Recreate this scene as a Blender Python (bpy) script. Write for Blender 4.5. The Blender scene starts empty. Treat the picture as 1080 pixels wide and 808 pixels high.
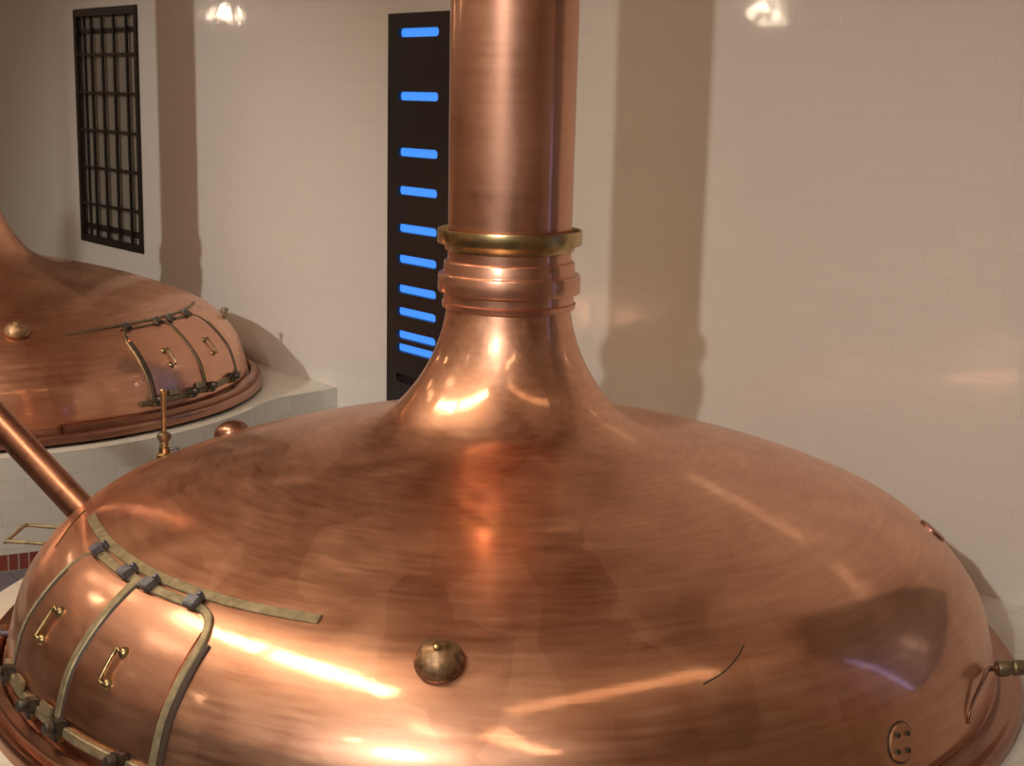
import bpy, bmesh, math, random
from mathutils import Vector, Matrix
random.seed(7)
S = bpy.context.scene
COL = S.collection
R = math.radians
EYE = 4.09                       # camera height above the brewhouse floor

# ------------------------------------------------------------------ camera
cam_d = bpy.data.cameras.new('camera')
cam = bpy.data.objects.new('camera', cam_d); COL.objects.link(cam)
cam_d.sensor_width = 36; cam_d.lens = 1514 / 1080 * 36
cam_d.clip_start = 0.05; cam_d.clip_end = 200
p_, r_, y_ = R(11.3353), R(-1.2616), R(0.2089)
cp, sp, cr, sr, cy, sy = math.cos(p_), math.sin(p_), math.cos(r_), math.sin(r_), math.cos(y_), math.sin(y_)
fw = Vector((sy*cp, cy*cp, -sp)); up = Vector((sy*sp, cy*sp, cp)); rt = Vector((cy, -sy, 0))
cr_ = rt*cr - up*sr; cu_ = rt*sr + up*cr
M = Matrix.Identity(4)
for i in range(3):
    M[i][0] = cr_[i]; M[i][1] = cu_[i]; M[i][2] = -fw[i]
M[2][3] = EYE
cam.matrix_world = M
S.camera = cam

# ------------------------------------------------------------------ world, exposure
S.view_settings.view_transform = 'Standard'; S.view_settings.look = 'None'
S.view_settings.gamma = 1; S.view_settings.use_curve_mapping = False
S.view_settings.exposure = 0.0
w = bpy.data.worlds.new('world'); S.world = w; w.use_nodes = True
w.node_tree.nodes['Background'].inputs[0].default_value = (1, .8, .62, 1)
w.node_tree.nodes['Background'].inputs[1].default_value = 0.03

# wall plane frame: U runs along the tiled wall (to the left in the photo), N points into the wall
AL = R(38.6)
Nv = Vector((math.cos(AL), math.sin(AL), 0)); Uv = Vector((-math.sin(AL), math.cos(AL), 0))
KW = 7.92                        # distance eye - tiled wall
NO = -7.6                        # opposite wall
U0, U1 = -7.0, 30.0
CEIL = EYE + 4.6
LEDGE = EYE - 3.09
AX1 = Vector((0, 8.0, LEDGE)); AX2 = Vector((-5.581, 14.575, LEDGE))
def W(u, n, z): return Uv*u + Nv*n + Vector((0, 0, EYE+z))

KEY_POW, SPOTS = 3350, [((-4.3, -4.2, 3.75), (0.6, 9.2, -2.5), 22, 1.0), ((-10.6, 3.6, 3.9), (-5.2, 15.2, -1.9), 22, 1.1)]
BAND_E, BULB_E, FLOOD_E = 23.0, 90.0, 4.5

# ------------------------------------------------------------------ materials
def newmat(name):
    m = bpy.data.materials.new(name); m.use_nodes = True
    return m, m.node_tree.nodes, m.node_tree.links, m.node_tree.nodes['Principled BSDF']
def simple(name, col, rough=.5, metal=0, emit=None, es=0, noise=0, bump=0, scale=20):
    m, N, L, b = newmat(name)
    b.inputs['Base Color'].default_value = (*col, 1); b.inputs['Roughness'].default_value = rough
    b.inputs['Metallic'].default_value = metal
    if emit:
        b.inputs['Emission Color'].default_value = (*emit, 1); b.inputs['Emission Strength'].default_value = es
    if noise or bump:
        t = N.new('ShaderNodeTexCoord'); n = N.new('ShaderNodeTexNoise')
        n.inputs['Scale'].default_value = scale; n.inputs['Detail'].default_value = 5
        L.new(t.outputs['Object'], n.inputs['Vector'])
        if noise:
            r = N.new('ShaderNodeValToRGB')
            r.color_ramp.elements[0].position = .3; r.color_ramp.elements[1].position = .7
            r.color_ramp.elements[0].color = (*[c*(1-noise) for c in col], 1)
            r.color_ramp.elements[1].color = (*[min(1, c*(1+noise)) for c in col], 1)
            L.new(n.outputs['Fac'], r.inputs['Fac']); L.new(r.outputs['Color'], b.inputs['Base Color'])
        if bump:
            bp = N.new('ShaderNodeBump'); bp.inputs['Strength'].default_value = bump; bp.inputs['Distance'].default_value = .01
            L.new(n.outputs['Fac'], bp.inputs['Height']); L.new(bp.outputs['Normal'], b.inputs['Normal'])
    return m

def copper(name, base=(.84, .445, .285), r0=.05, r1=.15, var=.36, patch=(5.0, 4.0), bumpd=.006, haze=.70):
    """brushed, hand-polished copper; UV = metres round the shell, metres along the profile"""
    m, N, L, b = newmat(name)
    b.inputs['Metallic'].default_value = 1
    uv = N.new('ShaderNodeUVMap')
    # polishing patches: slanted streaks, each cell its own tone
    mp = N.new('ShaderNodeMapping'); mp.inputs['Rotation'].default_value = (0, .2, .5); mp.inputs['Scale'].default_value = (patch[0], patch[0]*.45, patch[1])
    tc = N.new('ShaderNodeTexCoord'); L.new(tc.outputs['Object'], mp.inputs['Vector'])
    dis = N.new('ShaderNodeTexNoise'); dis.inputs['Scale'].default_value = 1.3; dis.inputs['Detail'].default_value = 4
    L.new(mp.outputs[0], dis.inputs['Vector'])
    mixv = N.new('ShaderNodeMixRGB'); mixv.inputs[0].default_value = .30
    L.new(mp.outputs[0], mixv.inputs[1]); L.new(dis.outputs['Color'], mixv.inputs[2])
    vo = N.new('ShaderNodeTexVoronoi'); vo.inputs['Scale'].default_value = 1.0; vo.feature = 'F1'
    L.new(mixv.outputs[0], vo.inputs['Vector'])
    sep = N.new('ShaderNodeSeparateColor'); L.new(vo.outputs['Color'], sep.inputs[0])
    # fine streaks
    mp2 = N.new('ShaderNodeMapping'); mp2.inputs['Rotation'].default_value = (0, 0, .12); mp2.inputs['Scale'].default_value = (2.2, 22, 1)
    L.new(uv.outputs[0], mp2.inputs['Vector'])
    st = N.new('ShaderNodeTexNoise'); st.inputs['Scale'].default_value = 1; st.inputs['Detail'].default_value = 6; st.inputs['Roughness'].default_value = .65
    L.new(mp2.outputs[0], st.inputs['Vector'])
    big = N.new('ShaderNodeTexNoise'); big.inputs['Scale'].default_value = 1.7; big.inputs['Detail'].default_value = 5; big.inputs['Distortion'].default_value = .8
    L.new(tc.outputs['Object'], big.inputs['Vector'])
    def mth(op, a, c):
        x = N.new('ShaderNodeMath'); x.operation = op
        for k, v in ((0, a), (1, c)):
            if isinstance(v, (int, float)): x.inputs[k].default_value = v
            else: L.new(v, x.inputs[k])
        return x.outputs[0]
    mix = mth('ADD', mth('MULTIPLY', sep.outputs[0], .09), mth('ADD', mth('MULTIPLY', st.outputs['Fac'], .42), mth('MULTIPLY', big.outputs['Fac'], .45)))
    rr = N.new('ShaderNodeMapRange'); rr.inputs[1].default_value = .25; rr.inputs[2].default_value = .75
    rr.inputs[3].default_value = r0; rr.inputs[4].default_value = r1
    L.new(mix, rr.inputs[0]); L.new(rr.outputs[0], b.inputs['Roughness'])
    cr = N.new('ShaderNodeValToRGB')
    cr.color_ramp.elements[0].position = .28; cr.color_ramp.elements[1].position = .74
    cr.color_ramp.elements[0].color = (base[0]*(1-var), base[1]*(1-var*1.3), base[2]*(1-var*1.4), 1)
    cr.color_ramp.elements[1].color = (min(1, base[0]*(1+var*.6)), base[1]*(1+var), base[2]*(1+var*1.2), 1)
    L.new(mix, cr.inputs['Fac']); L.new(cr.outputs['Color'], b.inputs['Base Color'])
    bp = N.new('ShaderNodeBump'); bp.inputs['Strength'].default_value = .35; bp.inputs['Distance'].default_value = bumpd
    h = mth('ADD', mth('MULTIPLY', sep.outputs[1], .04), mth('ADD', mth('MULTIPLY', st.outputs['Fac'], .22), mth('MULTIPLY', big.outputs['Fac'], 1.6)))
    L.new(h, bp.inputs['Height']); L.new(bp.outputs['Normal'], b.inputs['Normal'])
    b2 = N.new('ShaderNodeBsdfPrincipled'); b2.inputs['Metallic'].default_value = 1
    L.new(cr.outputs['Color'], b2.inputs['Base Color']); L.new(bp.outputs['Normal'], b2.inputs['Normal'])
    r2 = N.new('ShaderNodeMapRange'); r2.inputs[1].default_value = .25; r2.inputs[2].default_value = .75
    r2.inputs[3].default_value = .30; r2.inputs[4].default_value = .56
    L.new(mix, r2.inputs[0]); L.new(r2.outputs[0], b2.inputs['Roughness'])
    ms = N.new('ShaderNodeMixShader'); ms.inputs[0].default_value = haze
    L.new(b.outputs[0], ms.inputs[1]); L.new(b2.outputs[0], ms.inputs[2])
    L.new(ms.outputs[0], N['Material Output'].inputs['Surface'])
    return m

def tiles(name, col, mortar, bw=.40, bh=.20, ms=.004, rough=.16, off=.5, var=.04, tilt=.25):
    m, N, L, b = newmat(name)
    uv = N.new('ShaderNodeUVMap')
    br = N.new('ShaderNodeTexBrick'); br.offset = off
    br.inputs['Color1'].default_value = (*[c*(1-var) for c in col], 1); br.inputs['Color2'].default_value = (*[min(1, c*(1+var)) for c in col], 1)
    br.inputs['Mortar'].default_value = (*mortar, 1); br.inputs['Scale'].default_value = 1
    br.inputs['Mortar Size'].default_value = ms; br.inputs['Mortar Smooth'].default_value = .3
    br.inputs['Brick Width'].default_value = bw; br.inputs['Row Height'].default_value = bh
    L.new(uv.outputs[0], br.inputs['Vector']); L.new(br.outputs['Color'], b.inputs['Base Color'])
    b.inputs['Roughness'].default_value = rough
    n = N.new('ShaderNodeTexNoise'); n.inputs['Scale'].default_value = 2.6; n.inputs['Detail'].default_value = 2
    L.new(uv.outputs[0], n.inputs['Vector'])
    x = N.new('ShaderNodeMath'); x.operation = 'MULTIPLY'; x.inputs[1].default_value = tilt
    L.new(n.outputs['Fac'], x.inputs[0])
    y = N.new('ShaderNodeMath'); y.operation = 'SUBTRACT'; L.new(x.outputs[0], y.inputs[0]); 
    z = N.new('ShaderNodeMath'); z.operation = 'MULTIPLY'; z.inputs[1].default_value = .12; L.new(br.outputs['Fac'], z.inputs[0]); L.new(z.outputs[0], y.inputs[1])
    bp = N.new('ShaderNodeBump'); bp.inputs['Strength'].default_value = .5; bp.inputs['Distance'].default_value = .012
    L.new(y.outputs[0], bp.inputs['Height']); L.new(bp.outputs['Normal'], b.inputs['Normal'])
    return m

M_COP = copper('polished_copper')
M_DOOR = copper('hatch_copper', base=(.76, .40, .265), r0=.10, r1=.2, var=.22, patch=(6, 6))
M_PIPE = copper('pipe_copper', base=(.46, .215, .135), r0=.22, r1=.36, haze=.85, var=.2, patch=(6, 6))
M_NECK = copper('neck_copper', base=(.76, .41, .28), r0=.08, r1=.18, var=.2, patch=(7, 2.4), bumpd=.0015, haze=.6)
M_BRASS = simple('aged_brass', (.52, .40, .20), .3, 1, noise=.25, scale=14)
M_STRIP = simple('dull_brass_strip', (.33, .27, .165), .58, .75, noise=.3, bump=.2, scale=18)
M_DSTRIP = simple('dark_brass_strip', (.24, .18, .11), .45, .8, noise=.3, bump=.2, scale=18)
M_HANDLE = simple('handle_brass', (.34, .25, .12), .36, .95, noise=.3, scale=30)
M_BRONZE = simple('bronze', (.36, .22, .12), .52, .95, noise=.5, bump=.3, scale=26)
M_SHADECOP = copper('dark_shaded_copper', base=(.46, .24, .165), r0=.1, r1=.25, var=.3, patch=(5, 5), haze=.6)  # darker copper: shade on the flange put into its colour; small fittings share it
M_IRON = simple('grey_iron', (.17, .17, .2), .4, .7, noise=.3, bump=.3, scale=40)
M_LATCH = simple('dark_latch_iron', (.09, .075, .06), .45, .7, noise=.4, bump=.3, scale=40)
M_DARK = simple('dark_rubber', (.03, .025, .02), .5)
M_LINESHADE = simple('dark_line_and_shade', (.05, .03, .02), .6)  # painted shadow beside the hatch strips; plate rim and scratch share it
M_TILE = tiles('cream_wall_tiles', (.685, .64, .585), (.60, .55, .495), ms=.0015, tilt=.45, var=.006, rough=.07)
M_PED = tiles('white_plinth_tiles', (.66, .64, .58), (.52, .49, .43), ms=.003, rough=.12, tilt=.5)
M_LEDGE = tiles('plinth_top_tiles', (.70, .66, .58), (.50, .45, .37), bw=.4, bh=.4, ms=.003, off=0, rough=.3)
M_BRICK = tiles('red_brick_skirting', (.22, .05, .035), (.35, .30, .25), bw=.085, bh=.3, ms=.008, rough=.4, off=0, var=.2)
M_FLOOR = tiles('slate_floor', (.14, .14, .17), (.08, .08, .09), bw=.5, bh=.5, ms=.006, off=0, rough=.25)
M_CEIL = simple('ceiling_plaster', (.80, .72, .63), .8)
M_OPP = tiles('warm_wall_tiles', (.60, .48, .38), (.50, .40, .30), ms=.004)
M_WOOD = simple('dark_wood', (.10, .05, .03), .45, noise=.3, scale=6)
M_FRAME = simple('black_iron_window', (.012, .009, .007), .45, 0)
M_PANE = simple('frosted_glass', (.25, .225, .19), .2)
M_REVEAL = simple('window_reveal', (.45, .42, .37), .5)
M_PANEL = simple('black_panel', (.017, .015, .015), .35)
M_BLUE = simple('blue_light', (.02, .1, .3), .5, emit=(.055, .28, 1.0), es=1.0)
M_BLUE2 = simple('blue_tube_light', (.1, .2, .5), .5, emit=(.25, .35, 1.0), es=7.0)
M_UNLIT = simple('unlit_slot', (.008, .006, .006), .5)
M_GLOW = simple('ceiling_diffuser', (.8, .8, .75), .5, emit=(1, .78, .55), es=BAND_E)
M_BULB = simple('lamp_bulb', (1, 1, 1), .3, emit=(1, .80, .58), es=BULB_E)
M_LENS = simple('spot_lens', (1, 1, 1), .3, emit=(1, .86, .68), es=25)

# ------------------------------------------------------------------ helpers
def link(name, bm, mat, parent=None, smooth=False, kind=None, loc=None):
    me = bpy.data.meshes.new(name)
    bm.normal_update(); bm.to_mesh(me); bm.free()
    o = bpy.data.objects.new(name, me); COL.objects.link(o)
    for m in (mat if isinstance(mat, (list, tuple)) else [mat]): me.materials.append(m)
    if smooth:
        for f in me.polygons: f.use_smooth = True
        if smooth != 'all':
            try: me.set_sharp_from_angle(angle=R(35))
            except Exception: pass
    if parent: o.parent = parent
    if kind: o['kind'] = kind
    if loc is not None: o.location = loc
    return o
def empty(name, label, cat, loc=(0, 0, 0), rotz=0, group=None):
    o = bpy.data.objects.new(name, None); COL.objects.link(o)
    o.location = loc; o.rotation_euler = (0, 0, rotz); o.empty_display_size = .1
    o['label'] = label; o['category'] = cat
    if group: o['group'] = group
    return o
def box(bm, c, s, mat=None, mi=0):
    m = (mat or Matrix.Identity(4)) @ Matrix.Translation(Vector(c)) @ Matrix.Diagonal((*s, 1))
    r = bmesh.ops.create_cube(bm, size=1, matrix=m)
    for v in r['verts']:
        for f in v.link_faces: f.material_index = mi
    return r
def bev(bm, w_=.004, seg=2):
    bmesh.ops.bevel(bm, geom=list(bm.edges), offset=w_, segments=seg, affect='EDGES', clamp_overlap=True)
def lathe(prof, seg=192, a0=0, a1=360, cx=None):
    """surface of revolution about z; UV in metres"""
    bm = bmesh.new(); uvl = bm.loops.layers.uv.new('UVMap')
    full = abs(a1-a0-360) < 1e-6
    n = seg if full else seg+1
    s = [0]
    for a, b in zip(prof, prof[1:]): s.append(s[-1]+math.hypot(a[0]-b[0], a[1]-b[1]))
    Rm = max(q[0] for q in prof)
    rings = []
    for i in range(n):
        t = R(a0+(a1-a0)*i/seg); c, d = math.cos(t), math.sin(t)
        rings.append([bm.verts.new((q[0]*c, q[0]*d, q[1])) for q in prof])
    for i in range(seg):
        A = rings[i]; B = rings[(i+1) % n]
        ua, ub = R(a0+(a1-a0)*i/seg), R(a0+(a1-a0)*(i+1)/seg)
        for j in range(len(prof)-1):
            try: f = bm.faces.new((A[j+1], B[j+1], B[j], A[j]))
            except ValueError: continue
            for lp, (u_, v_) in zip(f.loops, ((ua, s[j+1]), (ub, s[j+1]), (ub, s[j]), (ua, s[j]))):
                lp[uvl].uv = (u_*Rm, v_)
    return bm
def tube(pts, rad, seg=12, cap=True, bm=None):
    bm = bm or bmesh.new(); uvl = bm.loops.layers.uv.get('UVMap') or bm.loops.layers.uv.new('UVMap')
    pts = [Vector(q) for q in pts]; n = len(pts)
    rads = rad if isinstance(rad, (list, tuple)) else [rad]*n
    T = []
    for i in range(n):
        t = (pts[min(i+1, n-1)]-pts[max(i-1, 0)]).normalized(); T.append(t)
    ref = Vector((0, 0, 1)) if abs(T[0].z) < .9 else Vector((1, 0, 0))
    x = T[0].cross(ref).normalized(); rings = []; L = 0; Ls = []
    for i in range(n):
        x = (x - T[i]*x.dot(T[i])).normalized(); y = T[i].cross(x)
        if i: L += (pts[i]-pts[i-1]).length
        Ls.append(L)
        rings.append([bm.verts.new(pts[i]+(x*math.cos(2*math.pi*k/seg)+y*math.sin(2*math.pi*k/seg))*rads[i]) for k in range(seg)])
    for i in range(n-1):
        for k in range(seg):
            f = bm.faces.new((rings[i][k], rings[i][(k+1) % seg], rings[i+1][(k+1) % seg], rings[i+1][k]))
            c = 2*math.pi*max(rads)/seg
            for lp, uv in zip(f.loops, ((k*c, Ls[i]), ((k+1)*c, Ls[i]), ((k+1)*c, Ls[i+1]), (k*c, Ls[i+1]))): lp[uvl].uv = uv
    if cap:
        bm.faces.new(list(reversed(rings[0]))); bm.faces.new(rings[-1])
    return bm
def smoothpts(ctrl, k=8):
    P = [Vector(c) for c in ctrl]; out = []
    for i in range(len(P)-1):
        a, b, c, d = P[max(i-1, 0)], P[i], P[i+1], P[min(i+2, len(P)-1)]
        for j in range(k):
            t = j/k
            out.append(.5*((2*b)+(-a+c)*t+(2*a-5*b+4*c-d)*t*t+(-a+3*b-3*c+d)*t**3))
    out.append(P[-1]); return out
def spin(prof, seg=24):
    return lathe(prof, seg)
def frame(origin, z, xh=Vector((0, 0, 1))):
    z = Vector(z).normalized(); x = xh - z*xh.dot(z)
    x = x.normalized() if x.length > 1e-4 else Vector((1, 0, 0))
    y = z.cross(x); m = Matrix.Identity(4)
    for i in range(3): m[i][0] = x[i]; m[i][1] = y[i]; m[i][2] = z[i]; m[i][3] = origin[i]
    return m
def quadgrid(bm, P, uvf, uvl):
    f = bm.faces.new([bm.verts.new(p) for p in P])
    for lp, p in zip(f.loops, P): lp[uvl].uv = uvf(p)
    return f

# ------------------------------------------------------------------ room
MW = Matrix.Identity(4)                       # wall frame: x along wall, y into the room, z up
for i in range(3): MW[i][0] = Uv[i]; MW[i][1] = -Nv[i]
MW[2][2] = 1
def wall_origin(n): return Nv*n
def wall(name, n, holes, mat, flip=False, u0=U0, u1=U1, z0=0, z1=CEIL):
    bm = bmesh.new(); uvl = bm.loops.layers.uv.new('UVMap')
    us = sorted({u0, u1, *[h[0] for h in holes], *[h[1] for h in holes]}); zs = sorted({z0, z1, *[h[2] for h in holes], *[h[3] for h in holes]})
    for a, b in zip(us, us[1:]):
        for c, d in zip(zs, zs[1:]):
            m = ((a+b)/2, (c+d)/2)
            if any(h[0] < m[0] < h[1] and h[2] < m[1] < h[3] for h in holes): continue
            P = [Vector((a, 0, c)), Vector((b, 0, c)), Vector((b, 0, d)), Vector((a, 0, d))]
            if not flip: P.reverse()
            quadgrid(bm, P, lambda q: (q.x, q.z), uvl)
    o = link(name, bm, mat, kind='structure'); m = MW.copy(); m.translation = Nv*n; o.matrix_world = m
    return o
WIN = [(17.57, 19.55, EYE-2.10, EYE+.985), (2.25, 4.22, EYE-2.10, EYE+.985)]
wall('wall_back', KW, WIN, M_TILE)
wall('wall_front', NO, [], M_OPP, flip=True)
for nm, u, fl in (('wall_left', U1, False), ('wall_right', U0, True)):
    bm = bmesh.new(); uvl = bm.loops.layers.uv.new('UVMap')
    P = [Uv*u+Nv*NO, Uv*u+Nv*KW, Uv*u+Nv*KW+Vector((0, 0, CEIL)), Uv*u+Nv*NO+Vector((0, 0, CEIL))]
    if fl: P.reverse()
    quadgrid(bm, P, lambda q: (q.dot(Nv), q.z), uvl); link(nm, bm, M_OPP, kind='structure')
for nm, z, mat in (('floor', 0, M_FLOOR), ('ceiling', CEIL, M_CEIL)):
    bm = bmesh.new(); uvl = bm.loops.layers.uv.new('UVMap')
    P = [Uv*a+Nv*b+Vector((0, 0, z)) for a, b in ((U0, NO), (U0, KW), (U1, KW), (U1, NO))]
    if z: P.reverse()
    quadgrid(bm, P, lambda q: (q.dot(Uv), q.dot(Nv)), uvl); link(nm, bm, mat, kind='structure')

# windows: iron grille in front of a pale pane, set in the wall
def window(name, u0, u1, z0, z1):
    m = MW.copy(); m.translation = Nv*KW
    bm = bmesh.new(); dp = .09
    # reveal (four thin slabs behind the wall face)
    for c, s in (((u0-.02, -dp/2, (z0+z1)/2), (.04, dp, z1-z0+.08)), ((u1+.02, -dp/2, (z0+z1)/2), (.04, dp, z1-z0+.08)),
                 (((u0+u1)/2, -dp/2, z0-.02), (u1-u0, dp, .04)), (((u0+u1)/2, -dp/2, z1+.02), (u1-u0, dp, .04))): box(bm, c, s)
    o = link(name, bm, M_REVEAL, kind='structure'); o.matrix_world = m
    bm = bmesh.new(); box(bm, ((u0+u1)/2, -dp+.01, (z0+z1)/2), (u1-u0, .02, z1-z0)); link('pane', bm, M_PANE, o)
    bm = bmesh.new(); fwid = .10
    for c, s in (((u0+fwid/2-.03, 0, (z0+z1)/2), (fwid, .05, z1-z0+.06)), ((u1-fwid/2+.03, 0, (z0+z1)/2), (fwid, .05, z1-z0+.06)),
                 (((u0+u1)/2, .002, z0+fwid/2-.03), (u1-u0, .05, fwid)), (((u0+u1)/2, .002, z1-fwid/2+.03), (u1-u0, .05, fwid))): box(bm, c, s)
    bev(bm, .008); link('window_frame', bm, M_FRAME, o)
    # inner glazing frame close to the pane
    bm = bmesh.new(); i0, i1 = u0+.17, u1-.17
    for c, s in (((i0, -dp+.035, (z0+z1)/2), (.03, .03, z1-z0)), ((i1, -dp+.035, (z0+z1)/2), (.03, .03, z1-z0)),
                 (((u0+u1)/2, -dp+.036, z0+.19), (u1-u0, .05, .07)), (((u0+u1)/2, -dp+.036, z1-.26), (u1-u0, .05, .06))): box(bm, c, s)
    link('inner_frame', bm, M_FRAME, o)
    for k in range(4):
        bm = bmesh.new(); box(bm, (u0+(.35, .745, 1.12, 1.48)[k], -.01, (z0+z1)/2), (.055, .03, z1-z0-.02)); bev(bm, .006); link('grille_bar', bm, M_FRAME, o)
    for k in range(5):
        bm = bmesh.new(); box(bm, ((u0+u1)/2, .008, z1-.57-k*.502), (u1-u0-.02, .02, .032)); bev(bm, .004); link('grille_crossbar', bm, M_FRAME, o)
    return o
window('window_1', *WIN[0]); window('window_2', *WIN[1])

# tiled plinths the kettles stand on
def plinth_mesh(ax, v1, v2, mirror=True):
    """v1, v2: outline corners (du, dn) relative to the axis on the low-u side"""
    an, au = ax.dot(Nv), ax.dot(Uv); D = KW-an; rr = 3.15
    aR = math.atan2(v1[1], v1[0]) % (2*math.pi)        # angle of corner in (u,n) plane
    # circle joins at same angle as corner
    P = [(v2[0], D), v1]
    aL = math.pi-aR
    aj = aR+R(6)
    aend = 2*math.pi+(aL-R(6))
    for k in range(121):
        t = aj+(aend-aj)*k/120
        P.append((rr*math.cos(t), rr*math.sin(t)))
    P += [(-v1[0], v1[1]), (-v2[0], D)]
    return [Uv*(au+a)+Nv*(an+b) for a, b in P]
def make_plinth(ax, label_, v1, v2):
    P = plinth_mesh(ax, v1, v2)
    t = empty('kettle_plinth', label_, 'plinth', (ax.x, ax.y, 0), group='tiled kettle plinths')
    off = Vector((ax.x, ax.y, 0)); P = [q-off for q in P]
    def strip(name, za, zb, mat, out=0):
        bm = bmesh.new(); uvl = bm.loops.layers.uv.new('UVMap'); s = 0
        for a, b in zip(P, P[1:]):
            d = (b-a).normalized(); nn = Vector((d.y, -d.x, 0))
            a2, b2 = a, b
            l = (b-a).length
            if out:
                a2 = a*(1+out/3.1); b2 = b*(1+out/3.1)
            V = [a2+Vector((0, 0, za)), b2+Vector((0, 0, za)), b2+Vector((0, 0, zb)), a2+Vector((0, 0, zb))]
            f = bm.faces.new([bm.verts.new(v) for v in V])
            for lp, uv in zip(f.loops, ((s, za), (s+l, za), (s+l, zb), (s, zb))): lp[uvl].uv = uv
            s += l
        if out:
            bmesh.ops.remove_doubles(bm, verts=bm.verts, dist=1e-4)
        else: bmesh.ops.remove_doubles(bm, verts=bm.verts, dist=1e-4)
        return bm
    link('plinth_side', strip('side', .15, LEDGE-.0, M_PED), M_PED, t, smooth=True)
    link('skirting', strip('skirting', 0, .15, M_BRICK), M_BRICK, t, smooth=True)
    bm = bmesh.new(); uvl = bm.loops.layers.uv.new('UVMap')
    vs = [bm.verts.new(q+Vector((0, 0, LEDGE))) for q in P]
    f = bm.faces.new(vs)
    if f.normal.z < 0: f.normal_flip()
    bm.normal_update()
    if f.normal.z < 0: f.normal_flip()
    for lp in f.loops: lp[uvl].uv = (lp.vert.co.dot(Uv), lp.vert.co.dot(Nv))
    link('plinth_top', bm, M_LEDGE, t)
    return t
# corner positions about the far axis measured in the wall frame
def rel(ax, pt): d = Vector((pt[0], pt[1], 0))-Vector((ax.x, ax.y, 0)); return (d.dot(Uv), d.dot(Nv))
v1 = rel(AX2, (-2.335, 14.39)); v2 = rel(AX2, (-1.864, 14.90))
make_plinth(AX2, 'white tiled plinth with brick foot, under the kettle at the left', v1, v2)
make_plinth(AX1, 'tiled plinth under the large kettle in the foreground', v1, v2)

# ------------------------------------------------------------------ kettles
PROF = [(0.3443, -1.1515), (0.3719, -1.2956), (0.427, -1.4481), (0.5234, -1.6143), (0.6566, -1.7611), (0.7946, -1.8284), (0.9519, -1.8696), (1.1214, -1.9063),
        (1.2952, -1.9468), (1.473, -1.9919), (1.6564, -2.0436), (1.8389, -2.1006), (2.0154, -2.1623), (2.1817, -2.2288), (2.3357, -2.3008), (2.4705, -2.3994),
        (2.5828, -2.5165), (2.6686, -2.6435), (2.7214, -2.808), (2.752, -2.955)]
def catmull(P, k=6):
    return [(v.x, v.y) for v in smoothpts([(a, b, 0) for a, b in P], k)]
ZL = 3.09
DOME = [(a, b+ZL) for a, b in catmull(PROF)]
DR = [q[0] for q in DOME]
def dome_at(th, r, off=0):
    """point on the dome at azimuth th (deg), radius r; returns (point, normal)"""
    j = 0
    while j < len(DOME)-2 and DOME[j+1][0] < r: j += 1
    (ra, za), (rb, zb) = DOME[j], DOME[j+1]
    t = (r-ra)/(rb-ra); z = za+(zb-za)*t
    def slope(i):
        i = max(1, min(len(DOME)-2, i)); return Vector((DOME[i+1][0]-DOME[i-1][0], DOME[i+1][1]-DOME[i-1][1])).normalized()
    tg = slope(j).lerp(slope(j+1), max(0, min(1, t))).normalized()
    n2 = (-tg.y, tg.x); c, s = math.cos(R(th)), math.sin(R(th))
    n = Vector((n2[0]*c, n2[0]*s, n2[1]))
    return Vector((r*c, r*s, z))+n*off, n
def ribbon(path, w_, h, lift=0.0, k=6, closed=False):
    """flat metal strip laid on the dome along (th, r) path, width w_, height h"""
    P = smoothpts([(a, b, 0) for a, b in path], k)
    pts = [dome_at(q.x, q.y, lift) for q in P]
    bm = bmesh.new(); uvl = bm.loops.layers.uv.new('UVMap'); rings = []
    n = len(pts)
    for i in range(n):
        T = (pts[min(i+1, n-1)][0]-pts[max(i-1, 0)][0]).normalized(); N_ = pts[i][1]; B = T.cross(N_).normalized()
        c = pts[i][0]; hw = w_/2; e = min(h*.5, .006)
        rings.append([bm.verts.new(c+B*x+N_*y) for x, y in ((-hw, -.012), (-hw, h-e), (-hw+e, h), (hw-e, h), (hw, h-e), (hw, -.012))])
    for i in range(n-1):
        for a in range(6):
            b = (a+1) % 6
            bm.faces.new((rings[i][a], rings[i][b], rings[i+1][b], rings[i+1][a]))
    bm.faces.new(rings[0]); bm.faces.new(list(reversed(rings[-1])))
    bmesh.ops.recalc_face_normals(bm, faces=bm.faces)
    return bm
def patch(th0, th1, ra, rb, lift, nt=20, nr=22):
    """raised sheet following the dome: a hatch door"""
    bm = bmesh.new(); uvl = bm.loops.layers.uv.new('UVMap'); g = []
    for i in range(nt+1):
        th = th0+(th1-th0)*i/nt; row = []
        for j in range(nr+1):
            r = ra+(rb-ra)*j/nr
            # rounded upper corners
            row.append(bm.verts.new(dome_at(th, r, lift)[0]))
        g.append(row)
    L_ = (rb-ra)*1.6
    for i in range(nt):
        for j in range(nr):
            f = bm.faces.new((g[i][j], g[i][j+1], g[i+1][j+1], g[i+1][j]))
            for lp, (a, b) in zip(f.loops, ((i, j), (i, j+1), (i+1, j+1), (i+1, j))):
                lp[uvl].uv = (R(th0+(th1-th0)*a/nt)*2.7, L_*b/nr)
    r = bmesh.ops.extrude_face_region(bm, geom=list(bm.faces))
    ext = [v for v in r['geom'] if isinstance(v, bmesh.types.BMVert)]
    for v in ext:
        th = math.degrees(math.atan2(v.co.y, v.co.x)); n = Vector((v.co.x, v.co.y, 1.2)).normalized()
        v.co -= n*(lift+.006)
    bmesh.ops.recalc_face_normals(bm, faces=bm.faces)
    return bm
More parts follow.
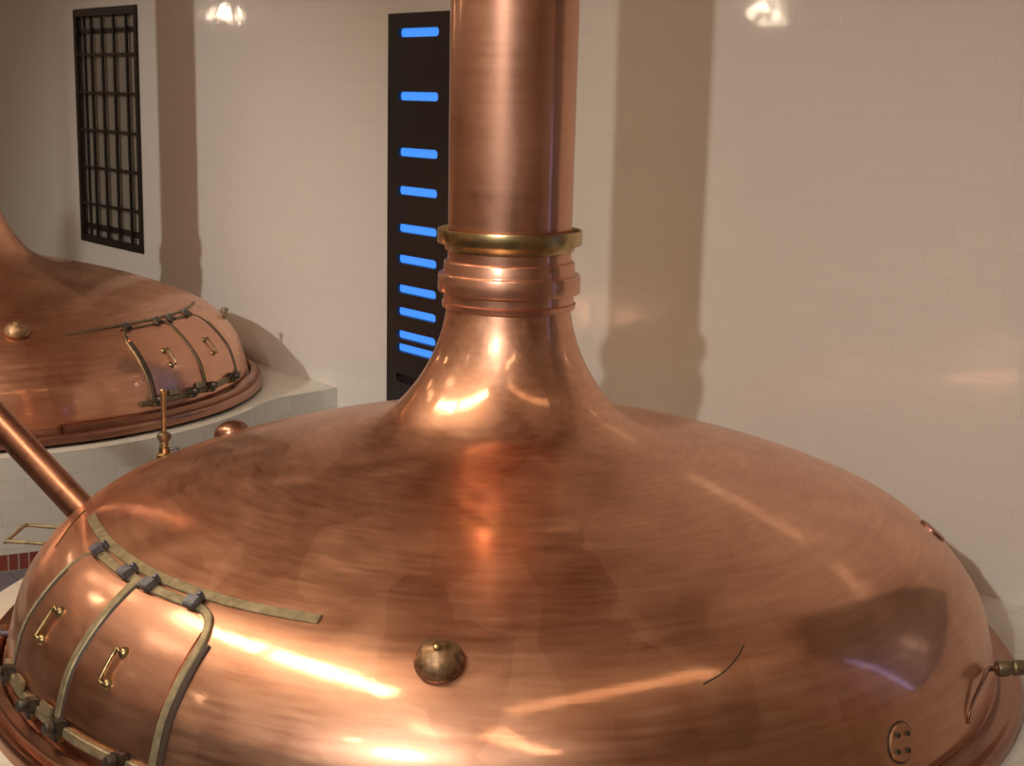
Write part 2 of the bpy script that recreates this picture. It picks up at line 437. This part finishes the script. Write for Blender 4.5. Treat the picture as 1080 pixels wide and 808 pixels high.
def bail(th, r0, r1, parent, mat=M_BRASS, h=.038, rad=.0105, lean=0):
    a, n = dome_at(th, r0); b, nb = dome_at(th, r1); nn = (n+nb).normalized(); d = (b-a)
    sway = nn.cross(d).normalized()*lean
    ctrl = [a-n*.01, a+nn*h*.75+sway*.25, a+nn*h+sway*.8-d*.03, a+nn*h+sway+d*.16, b+nn*h+sway-d*.16, b+nn*h+sway*.8+d*.03, b+nb*h*.75+sway*.25, b-nb*.01]
    hd = link('handle', tube(smoothpts(ctrl, 6), rad, 10), mat, parent, smooth='all')
    for q, m_ in ((a, n), (b, nb)):
        bm = spin([(0, .034), (.014, .032), (.025, .022), (.031, .006), (.031, -.01)], 16); bm.transform(frame(q, m_)); link('handle_boss', bm, mat, hd, smooth=True)
    return hd
def latch(th, r, parent, rot=0, big=1.0):
    P, n = dome_at(th, r)
    F = frame(P, n)
    bm = bmesh.new(); box(bm, (0, 0, .022*big), (.07*big, .05*big, .045*big)); bev(bm, .006)
    bm.transform(F); o = link('latch', bm, M_LATCH, parent)
    bm = spin([(0, .105), (.024, .104), (.034, .088), (.034, .07), (.018, .066), (.018, .03)], 14); bm.transform(F@Matrix.Translation((.012, .0, 0))); link('latch_knob', bm, M_LATCH, o, smooth=True)
    bm = tube([(-.03, -.055, .035), (-.03, .055, .035)], .014, 10); bm.transform(F); link('latch_pin', bm, M_BRASS, o, smooth=True)
    return o
def hinge(th, r, parent):
    P, n = dome_at(th, r, .012); F = frame(P, n)
    bm = bmesh.new(); box(bm, (0, 0, .018), (.062, .075, .036)); bev(bm, .005); bm.transform(F)
    o = link('hinge_block', bm, M_IRON if parent.location.x > -1 else M_LATCH, parent)
    bm = spin([(0, .024), (.012, .02), (.016, .01), (.016, -.02)], 12); bm.transform(F@Matrix.Translation((.045, -.012, .018))); link('hinge_bolt', bm, M_IRON, o, smooth=True)
    return o

def kettle(name, label_, ax, sc, mid, cap, seed, near):
    t = empty(name, label_, 'brewing kettle', ax, 0, 'copper brewing kettles'); t.scale = (sc, sc, sc)
    sec = 256
    d = link('dome', lathe(DOME+[(2.752, .09)], sec), M_COP, t, smooth='all')
    fl = [(2.745, .165), (2.80, .165), (2.806, .155), (2.80, .085), (2.81, .062), (2.83, .07), (2.845, .095), (2.862, .10), (2.875, .088), (2.885, .055), (2.885, -.03)] if 0 else \
         [(2.742, .110), (2.765, .108), (2.772, .085), (2.785, .068), (2.81, .062), (2.85, .068), (2.87, .078), (2.885, .076), (2.898, .06), (2.90, .04), (2.90, .0)]
    link('base_flange', lathe(fl, sec), M_SHADECOP, t, smooth=True)
    # raised drip channel on the flange under the hatches
    link('drip_channel', ch := lathe([(2.785, .05), (2.785, .125), (2.792, .135), (2.835, .128), (2.845, .118), (2.848, .05)], 90, mid-34, mid+40), M_SHADECOP, t, smooth=True)
    # neck collars and stack
    Z = lambda z: z+ZL
    col = [(.338, -1.165), (.372, -1.165), (.376, -1.135), (.366, -1.128), (.366, -1.082), (.395, -1.076), (.398, -1.066), (.398, -.985), (.394, -.975), (.368, -.972), (.366, -.965),
           (.366, -.912), (.362, -.905), (.345, -.90), (.343, -.80), (.33, -.80)]
    link('neck_collar', lathe([(a, Z(b)) for a, b in reversed(col)], 128), M_NECK, t, smooth=True)
    br = [(.335, -.752), (.372, -.752), (.385, -.748), (.392, -.728), (.401, -.728), (.403, -.735), (.403, -.802), (.400, -.808), (.372, -.812), (.362, -.83), (.36, -.845), (.345, -.85)]
    link('brass_collar', lathe([(a, Z(b)) for a, b in br], 128), M_BRASS, t, smooth=True)
    link('vapour_stack', lathe([(.3440+.012, CEIL-LEDGE)if 0 else (.352, (CEIL-LEDGE)/sc), (.349, Z(.4)), (.344, Z(-.70)), (.342, Z(-.76))], 128), M_NECK, t, smooth=True)
    # double hatch
    e = 14.9; wm = 1.0 if near else .55; SM = M_STRIP if near else M_DSTRIP
    link('upper_strip', ribbon([(mid-28.3, 2.289), (mid-20, 2.262), (mid-9, 2.25), (mid, 2.248), (mid+9, 2.247), (mid+18, 2.243), (mid+27, 2.235)], .055*wm, .006, .004), SM, t, smooth=True)
    link('lower_strip', ribbon([(mid-13.2, 2.312), (mid-6, 2.312), (mid, 2.312), (mid+6, 2.312), (mid+10.9, 2.312)], .05*wm, .009, .004), SM, t, smooth=True)
    for a, b in ((mid-e+.3, mid-.35), (mid+.35, mid+e-.3)):
        dr = link('hatch_door', patch(a, b, 2.345, 2.727, .010), M_DOOR, t, smooth=True)
        th = (a+b)/2
        bail(th+(-.6 if a < mid-1 else -.8), 2.562, 2.652, dr, mat=M_HANDLE, lean=-.03 if near else .04)
    for sgn in (-1, 1):
        ed = [(mid+sgn*(e-3.6), 2.312), (mid+sgn*(e-1.4), 2.335), (mid+sgn*(e-.2), 2.375), (mid+sgn*(e+.55), 2.45), (mid+sgn*(e+.4), 2.56), (mid+sgn*(e+.3), 2.65), (mid+sgn*e, 2.735)]
        link('edge_strip', ribbon(ed, (.042 if sgn > 0 or not near else .024)*(wm+.15 if wm < 1 else 1), .012, .004), SM, t, smooth=True)
        gp = [(a+.85, min(b, 2.736)) for a, b in ed[3:]]
        link('edge_shade_line', ribbon(gp, .034, .010, .002), M_LINESHADE, t, smooth=True)  # dark ribbon standing in for the shadow of the raised door edge
    link('centre_strip', ribbon([(mid-.2, 2.315), (mid-.1, 2.40), (mid, 2.52), (mid, 2.65), (mid, 2.73)], .05*(wm+.15 if wm < 1 else 1), .016, .006), SM, t, smooth=True)
    link('centre_shade_line', ribbon([(mid+.75, 2.33), (mid+.75, 2.40), (mid+.72, 2.52), (mid+.7, 2.65), (mid+.7, 2.73)], .014, .014, .002), M_LINESHADE, t, smooth=True)  # dark ribbon drawn as shade beside the centre strip
    link('hatch_rail', ribbon([(mid-18, 2.739), (mid-10, 2.739), (mid, 2.739), (mid+10, 2.739), (mid+17, 2.739)], .05, .022, .004), SM, t, smooth=True)
    for a in (-12.9, -2.8, 2.6, 10.9): hinge(mid+a, 2.315, t)
    for a in (-14.4, -5.0, 1.2, 11.2): latch(mid+a, 2.738, t, big=1.35)
    for a in (-9.6, -1.8):
        P, n = dome_at(mid+a, 2.728, .03); bm = bmesh.new(); box(bm, (0, 0, 0), (.05, .12, .02)); bev(bm, .004); bm.transform(frame(P, n)); link('latch_plate', bm, M_STRIP, t)
    # pointed bronze cap
    P, n = dome_at(*cap)
    bm = spin([(0, .098), (.008, .097), (.014, .088), (.03, .082), (.06, .068), (.088, .045), (.104, .016), (.108, .0), (.104, -.012), (.085, -.016)], 48)
    bm.transform(frame(P+n*.016, n)); c = link('round_cap', bm, M_BRONZE, t, smooth='all'); c['label'] = 'bronze domed cap with a central nipple'
    bm = spin([(0, .112), (.012, .109), (.016, .1), (.014, .09)], 16); bm.transform(frame(P+n*.012, n)); link('cap_nipple', bm, M_BRASS, c, smooth=True)
    bm = spin([(.085, .004), (.095, .002), (.095, -.02)], 48); bm.transform(frame(P+n*.002, n)); link('cap_seat', bm, M_COP, c, smooth=True)
    return t

k1 = kettle('brewing_kettle', 'huge polished copper brewing kettle filling the foreground, its neck rising out of the frame', AX1, 1.0, -137.7, (-96.2, 2.375), 1, True)
k2 = kettle('brewing_kettle', 'copper brewing kettle cut off by the left edge, behind the foreground kettle', AX2, 1.035, -20.2, (-58.2, 2.205), 2, False)
k2.location.z = LEDGE+.033


# --- near kettle fittings
# hemispherical copper vent cap on the back left of the dome
P, n = dome_at(150.5, 2.03)
hs = [(.115*math.sin(R(a)), .115*math.cos(R(a))*.72) for a in range(0, 91, 6)]+[(.122, -.002), (.122, -.015)]
bm = spin(hs, 48); bm.transform(frame(P-n*.004, n)); link('vent_cap', bm, M_SHADECOP, k1, smooth=True)
# brass sprinkler rod
P, n = dome_at(162.0, 2.235)
v = link('brass_valve', (lambda b: (b.transform(Matrix.Translation(P)), b)[1])(spin([(0, .11), (.020, .11), (.024, .10), (.024, .06), (.036, .055), (.036, .02), (.05, .01), (.05, -.02)], 20)), M_BRASS, k1, smooth=True)
bm = spin([(0, .15), (.03, .148), (.042, .138), (.044, .12), (.036, .102), (.026, .092), (.030, .086), (.030, .075)], 24); bm.transform(Matrix.Translation(P)); link('valve_nut', bm, M_DSTRIP, v, smooth=True)
bm = spin([(.0, .41), (.014, .41), (.015, .40), (.0155, .14)], 16); bm.transform(Matrix.Translation(P)); link('valve_rod', bm, M_BRASS, v, smooth=True)
bm = spin([(0, .425), (.012, .424), (.018, .418), (.018, .405), (.014, .398), (.012, .39)], 16); bm.transform(Matrix.Translation(P)); link('rod_knob', bm, M_BRASS, v, smooth=True)
bm = tube([P+Vector((0, 0, .035)), P+Vector((.075, .0, .05)), P+Vector((.09, 0, .05))], [.008, .010, .013], 10); link('valve_lever', bm, M_IRON, v, smooth=True)
# long copper feed pipe leaving the left flank
a = Vector((-2.36, -.02, .60)); dirv = Vector((-3.068-(-2.43), 8.50-8.08, -1.906-(-2.36))).normalized()
pts = [a-dirv*.12+dirv*(1.75)*k/14 for k in range(15)]
q = pts[-1]; go = -Nv
turn = [q, q+dirv*.18+go*.05, q+dirv*.26+go*.22, q+dirv*.26+go*.45]
pts = pts[:-1]+smoothpts(turn, 6)
q2 = pts[-1]; pts += [q2+go*3.9*k/8+Vector((0, 0, -.05*k/8)) for k in range(1, 9)]
fp = link('feed_pipe', tube(pts, .088, 32), M_PIPE, k1, smooth='all'); fp['label'] = 'slanting copper pipe'
# mounting line: bright edge strip of a neighbouring hatch on the left flank
link('flank_strip', ribbon([(-171.5, 2.345), (-168, 2.40), (-163.5, 2.475)], .006, .004, .003), M_BRASS, k1, smooth=True)
# wire bail handle sticking out of the left flank
P1, n1 = dome_at(178.5, 2.60); P2, n2 = dome_at(-176.5, 2.62)
o_ = Vector((-.17, -.03, .02))
ctrl = [P1, P1+o_*.5, P1+o_*.95, P1+o_+Vector((-.02, -.03, 0)), P2+o_+Vector((-.045, .03, -.01)), P2+o_*.95+Vector((-.03, 0, 0)), P2+o_*.5, P2]
link('side_handle', tube(smoothpts(ctrl, 6), .011, 10), M_STRIP, k1, smooth='all')
# flat bolted cover plate low on the right
P, n = dome_at(-48.9, 2.716); F = frame(P, n)
bm = spin([(0, .012), (.082, .012), (.088, .006), (.088, -.02)], 40); bm.transform(F); cp_ = link('cover_plate', bm, M_COP, k1, smooth=True)
bm = spin([(.086, .004), (.094, .003), (.096, -.02)], 40); bm.transform(F); link('plate_rim', bm, M_LINESHADE, cp_, smooth=True)
for a_ in range(4):
    t_ = R(35+90*a_); bm = spin([(0, .024), (.012, .022), (.014, .012)], 6); bm.transform(F@Matrix.Translation((.052*math.cos(t_), .052*math.sin(t_), 0))); link('plate_bolt', bm, M_LATCH, cp_)
# screw lid at the right back edge
P, n = dome_at(-4.0, 2.44); bm = spin([(0, .014), (.075, .014), (.085, .008), (.085, -.02)], 32); bm.transform(frame(P, n)); link('screw_lid', bm, M_SHADECOP, k1, smooth=True)
# sample tap with a drooping tail, right edge
Pt, nt_ = dome_at(-26.5, 2.727); ax_ = Vector((.965, .12, .02)).normalized()
A0 = Pt+Vector((.03, 0, .06))
tail = [dome_at(-35.0, 2.738)[0]+Vector((.0, -.012, -.02)), dome_at(-34.6, 2.734)[0]+Vector((.0, -.016, .02)), dome_at(-33.0, 2.72)[0]+Vector((.01, -.02, .0)), dome_at(-29.8, 2.715)[0]+Vector((.02, -.02, .03)), A0+Vector((-.02, 0, 0)), A0+ax_*.08]
tp = link('sample_tap', tube(smoothpts(tail, 6), [.007+.012*(i/30)**2 for i in range(31)], 12), M_SHADECOP, k1, smooth='all')
bm = bmesh.new()
bm = spin([(.0, .02), (.036, .02), (.042, .03), (.042, .075), (.034, .082), (.034, .10), (.04, .108), (.04, .155), (.032, .165), (.032, .20), (.037, .205), (.037, .27), (.0, .27)], 24)
bm.transform(frame(A0, ax_)); link('tap_body', bm, M_DSTRIP, tp, smooth=True)
# small valve on the left flank near the flange
P, n = dome_at(-166.5, 2.745); bm = tube([P, P+n*.10, P+n*.16], [.018, .018, .03], 12); link('drain_valve', bm, M_IRON, k1, smooth=True)
# scratch in the copper
link('scratch', ribbon([(-69.9, 2.483), (-67.3, 2.452), (-65.2, 2.41), (-63.5, 2.362)], .007, .0008, .0008), M_LINESHADE, k1)
# --- far kettle: little valve by the top right of the hatch
P, n = dome_at(12.5, 2.53); bm = tube([P, P+Vector((0, 0, .07)), P+Vector((0, 0, .075)), P+Vector((0, 0, .11))], [.022, .022, .04, .036], 14); link('brass_valve', bm, M_STRIP, k2, smooth=True)

# small bracket on the back wall behind the far kettle
# ------------------------------------------------------------------ black panel with blue slots
u0, u1, z0, z1 = 10.79, 11.765, -3.07, .735
pn = empty('light_panel', 'tall black wall panel with a column of glowing blue slots', 'wall light panel', tuple(W((u0+u1)/2, KW, z0)))
pn.matrix_world = Matrix.Translation(W((u0+u1)/2, KW, z0)) @ MW
slots = [(z, True) for z in (.556, -.03, -.556, -.92, -1.282, -1.582, -1.873, -2.095, -2.325, -2.455)]+[(-2.76, False)]
sl0, sl1, hh = 10.935, 11.60, .042
bm = bmesh.new(); W0 = (u0+u1)/2; edges = []
def loopverts(pts):
    vs = [bm.verts.new((a, .07, b)) for a, b in pts]
    for i in range(len(vs)): edges.append(bm.edges.new((vs[i], vs[(i+1) % len(vs)])))
loopverts([(u0-W0, 0), (u1-W0, 0), (u1-W0, z1-z0), (u0-W0, z1-z0)])
for z, _ in slots:
    pts = []
    for k in range(9): t_ = -math.pi/2+math.pi*k/8; pts.append((sl1-hh-W0+hh*math.cos(t_), z-z0+hh*math.sin(t_)))
    for k in range(9): t_ = math.pi/2+math.pi*k/8; pts.append((sl0+hh-W0+hh*math.cos(t_), z-z0+hh*math.sin(t_)))
    loopverts(pts)
bmesh.ops.triangle_fill(bm, edges=edges, use_beauty=True)
r = bmesh.ops.extrude_face_region(bm, geom=list(bm.faces))
for v_ in r['geom']:
    if isinstance(v_, bmesh.types.BMVert): v_.co.y -= .06
bmesh.ops.recalc_face_normals(bm, faces=bm.faces)
link('panel_plate', bm, M_PANEL, pn)
for z, lit in slots:
    bm = bmesh.new(); box(bm, ((sl0+sl1)/2-W0, .02, z-z0), (sl1-sl0-.005, .018, hh*2-.006)); link('blue_slot' if lit else 'dark_slot', bm, M_BLUE if lit else M_UNLIT, pn)

t = empty('blue_light_tube', 'thin upright blue light tube on the tiled wall beside the right window', 'light tube', tuple(W(2.36, KW, -2.05)))
t.matrix_world = Matrix.Translation(W(2.32, KW, -2.05)) @ MW
bm = tube([(0, .075, 0), (0, .075, 1.9)], .016, 10); link('glowing_tube', bm, M_BLUE2, t, smooth=True)
for z in (0, 1.9):
    bm = bmesh.new(); box(bm, (0, .05, z), (.05, .1, .04)); bev(bm); link('tube_holder', bm, M_PANEL, t)
# ------------------------------------------------------------------ lamps of the room
def spot(i, pos, tgt, ang, k):
    P = Vector((pos[0], pos[1], pos[2]+EYE)); T = Vector((tgt[0], tgt[1], tgt[2]+EYE)); d = (T-P).normalized()
    t = empty('spotlight', ['black ceiling spotlight behind the viewer aimed at the foreground kettle', 'black ceiling spotlight aimed at the kettle on the left'][i], 'spotlight', tuple(P))
    F = frame(Vector((0, 0, 0)), -d)
    bm = spin([(0, .38), (.06, .38), (.10, .33), (.12, .1), (.17, -.02), (.175, -.02), (.17, .0)], 32); bm.transform(F); link('housing', bm, M_PANEL, t, smooth=True)
    bm = spin([(0, .02), (.155, .02), (.155, .03)], 32); bm.transform(F); link('lens', bm, M_LENS, t)
    bm = tube([(0, 0, .12), (0, 0, CEIL-P.z)], .02, 10); link('stem', bm, M_PANEL, t)
    L_ = bpy.data.lights.new('spot_light', 'SPOT'); L_.energy = KEY_POW*k; L_.color = (1, .95, .88); L_.shadow_soft_size = .16
    L_.spot_size = R(ang*2); L_.spot_blend = 1.0
    lo = bpy.data.objects.new('spot_light', L_); COL.objects.link(lo); lo.matrix_world = frame(P+d*.06, -d); 
for i, s_ in enumerate(SPOTS): spot(i, *s_)

# long glowing ceiling fixtures above the row of kettles
M_FILL = simple('dim_fill_diffuser', (.8, .8, .75), .5, emit=(1, .72, .48), es=6.0)  # for unseen fill panels, added to lift the room light
M_GLOW3 = simple('warm_ceiling_diffuser', (.8, .8, .75), .5, emit=(1, .72, .45), es=2.2)
M_FLOOD = simple('flood_diffuser', (.8, .8, .75), .5, emit=(1, .84, .66), es=FLOOD_E)
def ceiling_light(u, n_, L1, L2, mat, label_, group=None):
    t = empty('ceiling_light', label_, 'ceiling light', tuple(W(u, n_, 4.6)), group=group)
    t.matrix_world = Matrix.Translation(W(u, n_, 4.6)) @ MW
    bm = bmesh.new()
    for c, s in (((0, L2/2, -.06), (L1, .06, .12)), ((0, -L2/2, -.06), (L1, .06, .12)), ((L1/2-.03, 0, -.06), (.06, L2, .12)), ((-L1/2+.03, 0, -.06), (.06, L2, .12))): box(bm, c, s)
    link('frame', bm, M_PANEL, t)
    bm = bmesh.new(); box(bm, (0, 0, -.05), (L1-.08, L2-.04, .03)); link('diffuser', bm, mat, t)
    return t
for u, l_, m_ in ((-1.8, 'added dim fill light on the ceiling at the right end of the hall', M_FILL), (6.2, 'bright long ceiling light above the foreground kettle', M_GLOW),
               (10.6, 'bright long ceiling light between the two kettles', M_GLOW), (17.5, 'added dim fill light on the ceiling left of the far kettle', M_FILL), (23.0, 'added dim fill light on the ceiling at the left end of the hall', M_FILL)):
    ceiling_light(u, -.2, 4.2, .9, m_, l_, 'long ceiling lights above the kettles')
ceiling_light(1.45, -1.7, 1.5, .8, M_FLOOD, 'broad bright ceiling light above the gallery, nearest the viewer', 'broad ceiling lights above the gallery')
ceiling_light(12.7, -3.0, 3.0, 1.1, M_FLOOD, 'broad bright ceiling light above the gallery, opposite the far kettle', 'broad ceiling lights above the gallery')
c_ = ceiling_light(1.2, 4.4, 6.4, .8, M_GLOW3, 'dim warm ceiling light running crosswise, right of the foreground kettle')
c_.matrix_world = Matrix.Translation(W(1.2, 4.4, 4.6)) @ MW @ Matrix.Rotation(R(90), 4, 'Z')

def chandelier(u, n_, z, label_):
    P = W(u, n_, z); t = empty('chandelier', label_, 'chandelier', tuple(P), group='chandeliers along the hall')
    bm = spin([(0, .32), (.03, .3), (.02, .1), (.06, .04), (.03, -.08), (0, -.1)], 16); link('hub', bm, M_BRASS, t, smooth=True)
    bm = tube([(0, 0, .3), (0, 0, CEIL-P.z)], .015, 8); link('chain', bm, M_BRASS, t)
    for k in range(10):
        a = 2*math.pi*k/10; c, s = math.cos(a), math.sin(a); rr = .17 if k % 2 else .08; zz = .10 if k % 2 else .22
        bm = tube(smoothpts([(0, 0, 0), (rr*.5*c, rr*.5*s, -.1), (rr*.95*c, rr*.95*s, -.04), (rr*c, rr*s, zz-.09)], 5), .011, 8); arm = link('arm', bm, M_BRASS, t, smooth='all')
        bm = spin([(0, .06), (.014, .05), (.024, .03), (.027, 0), (.02, -.03), (.010, -.045)], 14); bm.transform(Matrix.Translation((rr*c, rr*s, zz))); link('bulb', bm, M_BULB, t, smooth=True)
chandelier(14.1, .1, 1.1, 'brass chandelier with ten bulbs hanging near the left kettle')
chandelier(26.6, 2.0, 1.3, 'brass chandelier with ten bulbs at the far end of the hall')
chandelier(3.0, -3.0, 2.2, 'brass chandelier with ten bulbs above the visitors gallery')

# visitors' gallery the photograph is taken from
bm = bmesh.new()
gal = MW.copy(); gal.translation = Vector((0, 0, EYE-1.75))
box(bm, (4.0, -(-4.4), 0), (22, 6.4, .25)); o = link('floor_gallery', bm, M_WOOD, kind='structure'); o.matrix_world = gal
t = empty('gallery_railing', 'black steel railing along the visitors gallery', 'railing', tuple(W(4, -1.3, -1.62)))
t.matrix_world = Matrix.Translation(W(4, -1.3, -1.62)) @ MW
bm = tube([(-11, 0, .75), (11, 0, .75)], .025, 10); link('handrail', bm, M_FRAME, t, smooth=True)
for k in range(12):
    bm = tube([(-11+2*k, 0, 0), (-11+2*k, 0, .75)], .02, 8); link('post', bm, M_FRAME, t, smooth=True)
